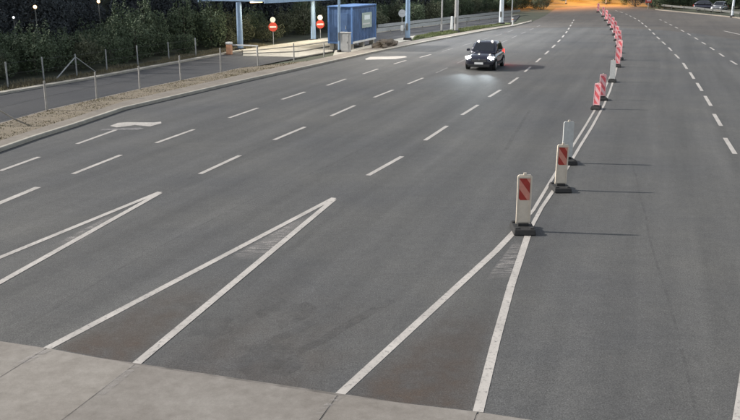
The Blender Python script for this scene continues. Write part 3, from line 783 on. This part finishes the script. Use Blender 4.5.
for k, (b, e) in enumerate((((536,7.5), 8000), ((566,4.5), 14000), ((606,4.5), 10000), ((655,6.5), 500))):
    mast(b, 0.12, 9, 'galv', ['far sodium street lamp left of the orange bank', 'far sodium street lamp in the middle of the orange bank', 'far sodium street lamp by the end of the beacon row', 'far sodium street lamp by the small red sign'][k], e, (1.0, 0.36, 0.05), 'sodium_glow', group='far sodium lamps')
# small far lamps glowing in the dark wood
for k, (x, y, lab) in enumerate(((35, 7, 'brightest tiny warm lamp glowing in the dark wood'), (98.5, 1.5, 'tiny warm lamp in the dark at the top edge'), (13.5, 17.5, 'faint tiny white lamp low in the dark wood'))):
    d = ray(x, y); q = Vector((0, 0, CH)) + d*(38.0/d.y)      # behind the fence, over the hedge
    while U(q) < 8.2: q = q + d*(0.25/d.y)
    gz = terrain_z(q.x, q.y); t = thing('garden_lamp', (q.x, q.y, gz), lab, 'lamp')
    MB().tube((0, 0, -0.1), (0, 0, q.z-gz), 0.03, None, 6).build('post', 'galv_dark', t)
    bm = MB(); r = bmesh.ops.create_uvsphere(bm.bm, u_segments=12, v_segments=8, radius=0.11 if k < 2 else 0.07)
    bmesh.ops.translate(bm.bm, verts=r['verts'], vec=(0, 0, q.z-gz)); bm.build('globe', 'lamp_glow' if k < 2 else 'lamp_glow_white', t)

# white marker post by the grey mast
p = G(451.5, 31.5); t = thing('marker_post', p, 'small white marker post left of the thick grey mast', 'post')
MB().box((0, 0, 0.75), (0.30, 0.2, 1.5), RZ, 0.04, taper=0.6).build('body', 'white_metal', t); MB().box((0, 0, 0.06), (0.7, 0.5, 0.12), RZ, 0.02).build('foot', 'rubber', t)
# bollards with reflectors near the far poles
for x, y, lab in ((512.5,26.5,'small white reflector bollard at the foot of the thin pole'), (375,37.5,'small white bollard right of the kiosk end')):
    p = G(x, y); t = thing('bollard', p, lab, 'bollard'); MB().tube((0, 0, 0), (0, 0, 0.95), 0.09, 0.08, 12).build('body', 'white_metal', t); MB().tube((0, 0, 0.70), (0, 0, 0.82), 0.094, None, 12).build('band', 'orange_paint', t)

# ------------------------------------------------------------------ guard rails
def guard_rail(px, label, zt=0.72, m='galv'):
    P = PX(px); o0 = P[0]; t = thing('guard_rail', o0, label, 'guard rail')
    prof = [(0, 0), (0.04, 0.05), (0.04, 0.10), (0.0, 0.155), (0.04, 0.21), (0.04, 0.26), (0, 0.31), (-0.015, 0.31), (-0.015, 0)]
    MB().extrude_profile([(u, v+zt-0.31) for u, v in prof], [p-o0 for p in P]).build('rail', m, t)
    acc = 0
    for a, b in zip(P, P[1:]):
        L = (b-a).length; n = max(1, int(L/3))
        for k in range(n):
            q = a.lerp(b, k/n) - o0; MB().box(q + Vector((0, 0, 0.33)) + FN*0.09, (0.06, 0.12, 0.66), RZ).build('post', 'galv_dark', t)
    return t
guard_rail([(377,36.5),(405,32.5),(440,28),(480,22.8),(512,18.8)], 'grey guard rail on the near side of the service road beyond the kiosk')
guard_rail([(378,31.8),(440,24.2),(485,18.7),(520,14.8)], 'grey guard rail on the far side of the service road below the wood')
guard_rail([(740,17.5),(697,12.2),(672,10),(657,8.2)], 'guard rail along the right edge of the road', m='galv_dark')

# small red sign far right
p = G(648, 9.0); t = thing('red_sign', p, 'small square red and white sign beyond the right lanes', 'sign')
MB().tube((0, 0, 0), (0, 0, 1.3), 0.04, None, 8).build('post', 'galv', t)
b = MB().box((0, -0.05, 1.45), (1.0, 0.04, 0.9), 0, 0.01).build('board', 'sign_red', t); MB().box((0, -0.08, 1.45), (0.7, 0.02, 0.45), 0).build('print_panel', 'beacon_pink', b)

# ------------------------------------------------------------------ cars
def superring(hw, zb, zt, n=20, e=3.2):
    zc, hh = (zb+zt)/2, (zt-zb)/2; out = []
    for k in range(n):
        a = 2*math.pi*k/n; c, s2 = math.cos(a), math.sin(a)
        out.append((math.copysign(abs(c)**(2/e), c)*hw, math.copysign(abs(s2)**(2/e), s2)*hh + zc))
    return out
def make_car(label, paint_m, lit, loc, rz, s=1.0):
    t = thing('car', loc, label, 'car', rz=rz); t.scale = (s, s, s)
    # local: front at -Y, length 4.15, width 1.78, height 1.60
    body = MB()
    st = [(-2.07, .58, .34, .62), (-2.04, .74, .27, .74), (-1.92, .83, .23, .84), (-1.55, .87, .21, .93), (-1.05, .885, .20, 1.00), (-0.7, .89, .20, 1.03), (0.3, .89, .20, 1.04), (1.2, .885, .20, 1.05), (1.75, .86, .24, 1.04), (1.98, .80, .30, .98), (2.06, .66, .38, .86)]
    body.loft([[(x, y, z) for x, z in superring(hw, zb, zt)] for y, hw, zb, zt in st])
    bo = body.build('body', paint_m, t, smooth=True)
    cab = MB()     # the cabin with its roof
    cs = [(-0.98, .70, .95, 1.02), (-0.55, .72, .95, 1.30), (-0.20, .68, .95, 1.53), (0.15, .665, .95, 1.595), (0.8, .66, .95, 1.60), (1.35, .65, .95, 1.55), (1.75, .66, .95, 1.30), (1.92, .66, .95, 1.08)]
    def crow(hw, zt):
        zs = 0.96; a = (zt-zs); fl = 0.80 + 0.0*a
        return [(-0.80, zs), (-0.80+(0.80-hw)*0.75, zs+a*0.72), (-hw+0.02, zs+a*0.90), (-hw+0.14, zt), (0, zt+0.015), (hw-0.14, zt), (hw-0.02, zs+a*0.90), (0.80-(0.80-hw)*0.75, zs+a*0.72), (0.80, zs)]
    cab.loft([[(x, y, z) for x, z in crow(hw, zt)] for y, hw, zb, zt in cs])
    cb_ = cab.build('cabin', paint_m, t, smooth=True)
    def pane(name, pts, m='car_glass', off=(0, 0, 0)):
        o = Vector(off); a = [Vector(p)+o for p in pts]; c = [Vector(p)-o*2 for p in pts]
        mb = MB(); mb.loft([a, c]); return mb.build(name, m, cb_)
    pane('windscreen', [(-.64, -.90, 1.05), (.64, -.90, 1.05), (.55, -.23, 1.50), (-.55, -.23, 1.50)], off=(0, -.035, .03))
    pane('rear_window', [(-.58, 1.88, 1.12), (.58, 1.88, 1.12), (.52, 1.45, 1.48), (-.52, 1.45, 1.48)], off=(0, .04, .03))
    for sx in (-1, 1):
        pane('side_window', [(sx*.795, -.62, 1.04), (sx*.795, .28, 1.04), (sx*.685, .28, 1.47), (sx*.70, -.18, 1.45)], off=(sx*.012, 0, 0))
        pane('side_window', [(sx*.795, .36, 1.04), (sx*.795, 1.35, 1.05), (sx*.69, 1.15, 1.46), (sx*.685, .36, 1.47)], off=(sx*.012, 0, 0))
        m_ = MB().box((sx*.97, -.60, 1.10), (.20, .12, .14), 0, .03).build('mirror', paint_m, t)
        MB().box((sx*.885, -.1, .78), (.02, .14, .03), 0, .005).build('door_handle', 'car_trim', t)
        MB().box((sx*.88, .1, .33), (.05, 2.2, .12), 0, .015).build('sill', 'car_trim', t)
        hl = MB(); hl.loft([[(sx*x, -1.99, z) for x, z in ((.46, .66), (.78, .68), (.82, .80), (.60, .80), (.46, .74))], [(sx*x, -1.86, z) for x, z in ((.44, .64), (.84, .66), (.86, .83), (.60, .83), (.44, .75))]])
        h_ = hl.build('headlight', 'car_trim' if not lit else 'headlamp', t)
        mb = MB().tube((sx*.63, -2.02, .735), (sx*.63, -1.97, .735), .13, None, 18); mb.build('lamp', 'headlamp' if lit else 'plate', h_)
        MB().box((sx*.70, 2.0, .86), (.22, .10, .26), 0, .02).build('tail_light', 'tail_lamp' if lit else 'sign_red', t)
        for y in (-1.28, 1.28):
            wr = MB().tube((sx*.70, y, .315), (sx*.905, y, .315), .315, None, 28).build('tyre', 'rubber', t)
            MB().tube((sx*.90, y, .315), (sx*.912, y, .315), .20, .17, 20).build('rim', 'rim', wr)
            arch = MB(); 
            for k in range(9):
                a = math.pi*k/8; b2 = math.pi*(k+1)/8
                if k < 8: arch.tube((sx*.885, y+math.cos(a)*.36, .315+math.sin(a)*.36), (sx*.885, y+math.cos(b2)*.36, .315+math.sin(b2)*.36), .03, None, 6)
            arch.build('wheel_arch', 'car_trim', t)
    g = MB().box((0, -2.045, .60), (.95, .06, .16), 0, .02).build('grille', 'car_trim', t)
    for k in range(3): MB().box((0, -2.08, .55+k*.05), (.86, .015, .012), 0).build('grille_bar', 'rim', g)
    MB().box((0, -2.06, .30), (1.3, .10, .16), 0, .03).build('bumper_intake', 'car_trim', t)
    MB().box((0, -2.10, .44), (.52, .02, .115), 0, .004).build('number_plate', 'plate', t)
    MB().box((0, -2.085, .66), (.09, .02, .09), 0, .02).build('emblem', 'rim', g)
    for sx in (-1, 1): MB().tube((sx*.5, -.88, 1.06), (sx*.5-.45, -.72, 1.20), .010, None, 5).build('wiper', 'car_trim', t)
    return t
cp = (G(469, 69.5) + G(493, 69.8))/2          # where the front wheels stand
car = make_car('dark car driving towards the camera with bright headlights on', 'car_paint', True, cp + ES*1.35, RZ)
for sx in (-1, 1):  # glowing discs added for two bright spots at the roof's front edge
    l_ = MB().box((sx*.42, -.17, 1.60), (.15, .12, .13), 0, .04).build('roof_glow', 'car_trim', car)
    MB().tube((sx*.42, -.245, 1.60), (sx*.42, -.22, 1.60), .055, None, 14).build('lens', 'roof_glow', l_)
RM = Matrix.Rotation(RZ, 3, 'Z')
for sx in (-1, 1):
    ld = bpy.data.lights.new('headlight_beam', 'SPOT'); ld.energy = 190; ld.color = (.80, .93, 1.0); ld.spot_size = R(46); ld.spot_blend = 1.0; ld.shadow_soft_size = 0.12
    lo = bpy.data.objects.new('headlight_beam', ld); COL.objects.link(lo); lo.location = car.location + RM @ Vector((sx*.63, -2.06, .735))
    dv = RM @ Vector((0, -1, -0.04)); lo.rotation_euler = dv.to_track_quat('-Z', 'Y').to_euler()
    ld = bpy.data.lights.new('tail_glow', 'POINT'); ld.energy = 14; ld.color = (1, .08, .05); ld.shadow_soft_size = 0.1
    lo = bpy.data.objects.new('tail_glow', ld); COL.objects.link(lo); lo.location = car.location + RM @ Vector((sx*.70, 2.18, .80))
make_car('dark parked car beyond the right guard rail', 'car_paint', False, G(707, 11.0), RZ+math.pi/2-0.2)
make_car('pale parked car right of the dark parked car', 'silver_paint', False, G(719, 12.2), RZ-0.3)

MB().extrude_profile([(0, -0.05), (0, 0.12), (0.5, 0.12), (0.5, -0.05)], PX([(742,19.2),(732,17.6),(697,14),(655,10)])[::-1]).build('right_kerb', 'pavement', fr)
# trees and dark scrub beyond the right edge
for k in range(14):
    p = Vector((49 + k*1.35, 148 + random.uniform(-1.5, 2), 0)); plant('shrub', p, random.uniform(0.9, 1.4), 'dark scrub bush behind the parked cars on the right', 'shrub', 'scrub behind the parked cars', 'shrub', 2)
# brown grime on the asphalt inside the gores
m = bpy.data.materials.new('grime'); m.use_nodes = True; MATS['grime'] = m
n = m.node_tree.nodes; l = m.node_tree.links; b = n['Principled BSDF']
at_ = n.new('ShaderNodeAttribute'); at_.attribute_name = 'fade'; tc = n.new('ShaderNodeTexCoord')
f1 = ramp(n, l, noise(n, l, tc.outputs['Object'], 1.6, 7, 0.7), [(0.25, (0, 0, 0)), (0.75, (1, 1, 1))])
l.new(math_(n, l, 'MULTIPLY', math_(n, l, 'MULTIPLY', f1, at_.outputs['Fac']), 0.8), b.inputs['Alpha'])
l.new(ramp(n, l, noise(n, l, tc.outputs['Object'], 25, 4, 0.8), [(0.3, (0.075, 0.052, 0.038)), (0.7, (0.15, 0.108, 0.08))]), b.inputs['Base Color']); b.inputs['Roughness'].default_value = 0.9
def grime(quad, fade):
    P = PX(quad); me = bpy.data.meshes.new('grime'); N = 8; V = []; Fd = []
    for i in range(N+1):
        for j in range(N+1):
            a = P[0].lerp(P[1], j/N); c = P[3].lerp(P[2], j/N); q = a.lerp(c, i/N); V.append((q.x, q.y, 0.0016))
            Fd.append(fade*(1-i/N)*min(1, 4*j/N+0.2, 4*(1-j/N)+0.2))
    me.from_pydata(V, [], [(i*(N+1)+j, i*(N+1)+j+1, (i+1)*(N+1)+j+1, (i+1)*(N+1)+j) for i in range(N) for j in range(N)])
    at = me.attributes.new('fade', 'FLOAT', 'POINT')
    for i, v in enumerate(Fd): at.data[i].value = v
    me.materials.append(m); o = bpy.data.objects.new('grime', me); COL.objects.link(o); o.parent = road
grime([(52,348),(133,364),(240,275),(185,276)], 1.0); grime([(345,396),(474,411),(503,300),(450,300)], 1.0)
grime([(140,366),(330,395),(420,300),(280,270)], 0.35)
# scraped remains of paint: streaks with ragged edges
m3 = bpy.data.materials.new('scraped_paint'); m3.use_nodes = True; MATS['scraped_paint'] = m3
n = m3.node_tree.nodes; l = m3.node_tree.links; b = n['Principled BSDF']
at_ = n.new('ShaderNodeAttribute'); at_.attribute_name = 'fade'; tc = n.new('ShaderNodeTexCoord')
mp = n.new('ShaderNodeMapping'); mp.inputs['Rotation'].default_value = (0, 0, ROAD); mp.inputs['Scale'].default_value = (1.0, 5.5, 1); l.new(tc.outputs['Object'], mp.inputs[0])
stk = ramp(n, l, noise(n, l, mp.outputs[0], 2.4, 6, 0.7), [(0.40, (0, 0, 0)), (0.62, (1, 1, 1))])
spk = ramp(n, l, noise(n, l, tc.outputs['Object'], 28, 4, 0.8), [(0.35, (0.25,)*3), (0.62, (1, 1, 1))])
l.new(math_(n, l, 'MULTIPLY', math_(n, l, 'MULTIPLY', stk, spk), at_.outputs['Fac']), b.inputs['Alpha'])
b.inputs['Base Color'].default_value = (0.36, 0.335, 0.315, 1); b.inputs['Roughness'].default_value = 0.8
def scrape(quad, fade, z, parent, ends=False):
    P = PX(quad); me = bpy.data.meshes.new('scraped_paint'); N = 14; V = []; Fd = []
    for i in range(N+1):
        for j in range(N+1):
            a = P[0].lerp(P[1], j/N); c = P[3].lerp(P[2], j/N); q = a.lerp(c, i/N); V.append((q.x, q.y, z))
            e = min(1, 5*(1-i/N), 5*i/N + (1 if ends else 0)); Fd.append(fade*e*min(1, 5*j/N+0.3, 5*(1-j/N)+0.3))
    me.from_pydata(V, [], [(i*(N+1)+j, i*(N+1)+j+1, (i+1)*(N+1)+j+1, (i+1)*(N+1)+j) for i in range(N) for j in range(N)])
    at = me.attributes.new('fade', 'FLOAT', 'POINT')
    for i, v in enumerate(Fd): at.data[i].value = v
    me.materials.append(m3); o = bpy.data.objects.new('scraped_paint', me); COL.objects.link(o); o.parent = parent
scrape([(484,281),(510,281),(523,241),(514,241)], 0.9, 0.003, road)
scrape([(222,261),(262,260),(310,217),(302,217)], 0.95, 0.003, road); scrape([(48,248),(75,246),(120,214),(112,214)], 0.9, 0.003, road)
for a, c in (((131,366.5),(90,400)), ((334,397.5),(312,416)), ((44,350),(14,365))):
    scrape([a, (a[0]+9, a[1]+1), (c[0]+9, c[1]+1), c], 0.75, 0.0235, ap, True)
# scrub on the far bank
for k in range(26):
    p = Vector((random.uniform(22, 62), random.uniform(167, 186), 0)); plant('shrub', p, random.uniform(0.45, 1.0), 'low scrub bush scattered on the far orange bank', 'shrub', 'low scrub on the far bank', 'shrub')
# faint tyre marks and sealed seams on the asphalt
m2 = bpy.data.materials.new('tyre_mark'); m2.use_nodes = True; MATS['tyre_mark'] = m2
n = m2.node_tree.nodes; l = m2.node_tree.links; b = n['Principled BSDF']; tc = n.new('ShaderNodeTexCoord')
l.new(math_(n, l, 'MULTIPLY', ramp(n, l, noise(n, l, tc.outputs['Object'], 2.2, 7, 0.75), [(0.38, (0, 0, 0)), (0.72, (1, 1, 1))]), 0.20), b.inputs['Alpha'])
b.inputs['Base Color'].default_value = (0.035, 0.034, 0.034, 1); b.inputs['Roughness'].default_value = 0.7
def wiggle(px, wd, amp, z=0.0022, name='tyre_mark'):
    P = PX(px); Q = []
    for a, b_ in zip(P, P[1:]):
        nseg = max(2, int((b_-a).length/1.2)); t = (b_-a).normalized(); nn = Vector((-t.y, t.x, 0))
        for k in range(nseg): Q.append(a.lerp(b_, k/nseg) + nn*random.gauss(0, amp))
    Q.append(P[-1]); strip_mesh(Q, wd, z, name, 'tyre_mark', road)
wiggle([(262,372),(300,352),(340,330),(392,300)], 0.20, 0.05); wiggle([(240,352),(276,338),(312,322)], 0.22, 0.05)
wiggle([(700,420),(676,330),(655,255),(641,200),(632,160)], 0.05, 0.012, name='sealed_seam'); pass
wiggle([(20,330),(120,268),(240,205),(330,165),(400,130)], 0.05, 0.015, name='sealed_seam'); wiggle([(505,150),(530,110)], 0.12, 0.02)
for k in range(4):                         # dark blotches where queuing cars drip
    px = (random.uniform(170, 330), random.uniform(280, 385)) if k < 5 else (random.uniform(520, 720), random.uniform(270, 400))
    c = G(*px); rr = random.uniform(0.15, 0.5); pts = [c + Vector((math.cos(a)*rr*random.uniform(.6, 1.2), math.sin(a)*rr*random.uniform(.8, 1.7), 0)) for a in [q*0.4488 for q in range(14)]]
    MB().poly(pts, None, 0.0026).build('oil_blotch', 'tyre_mark', road, fix=False)
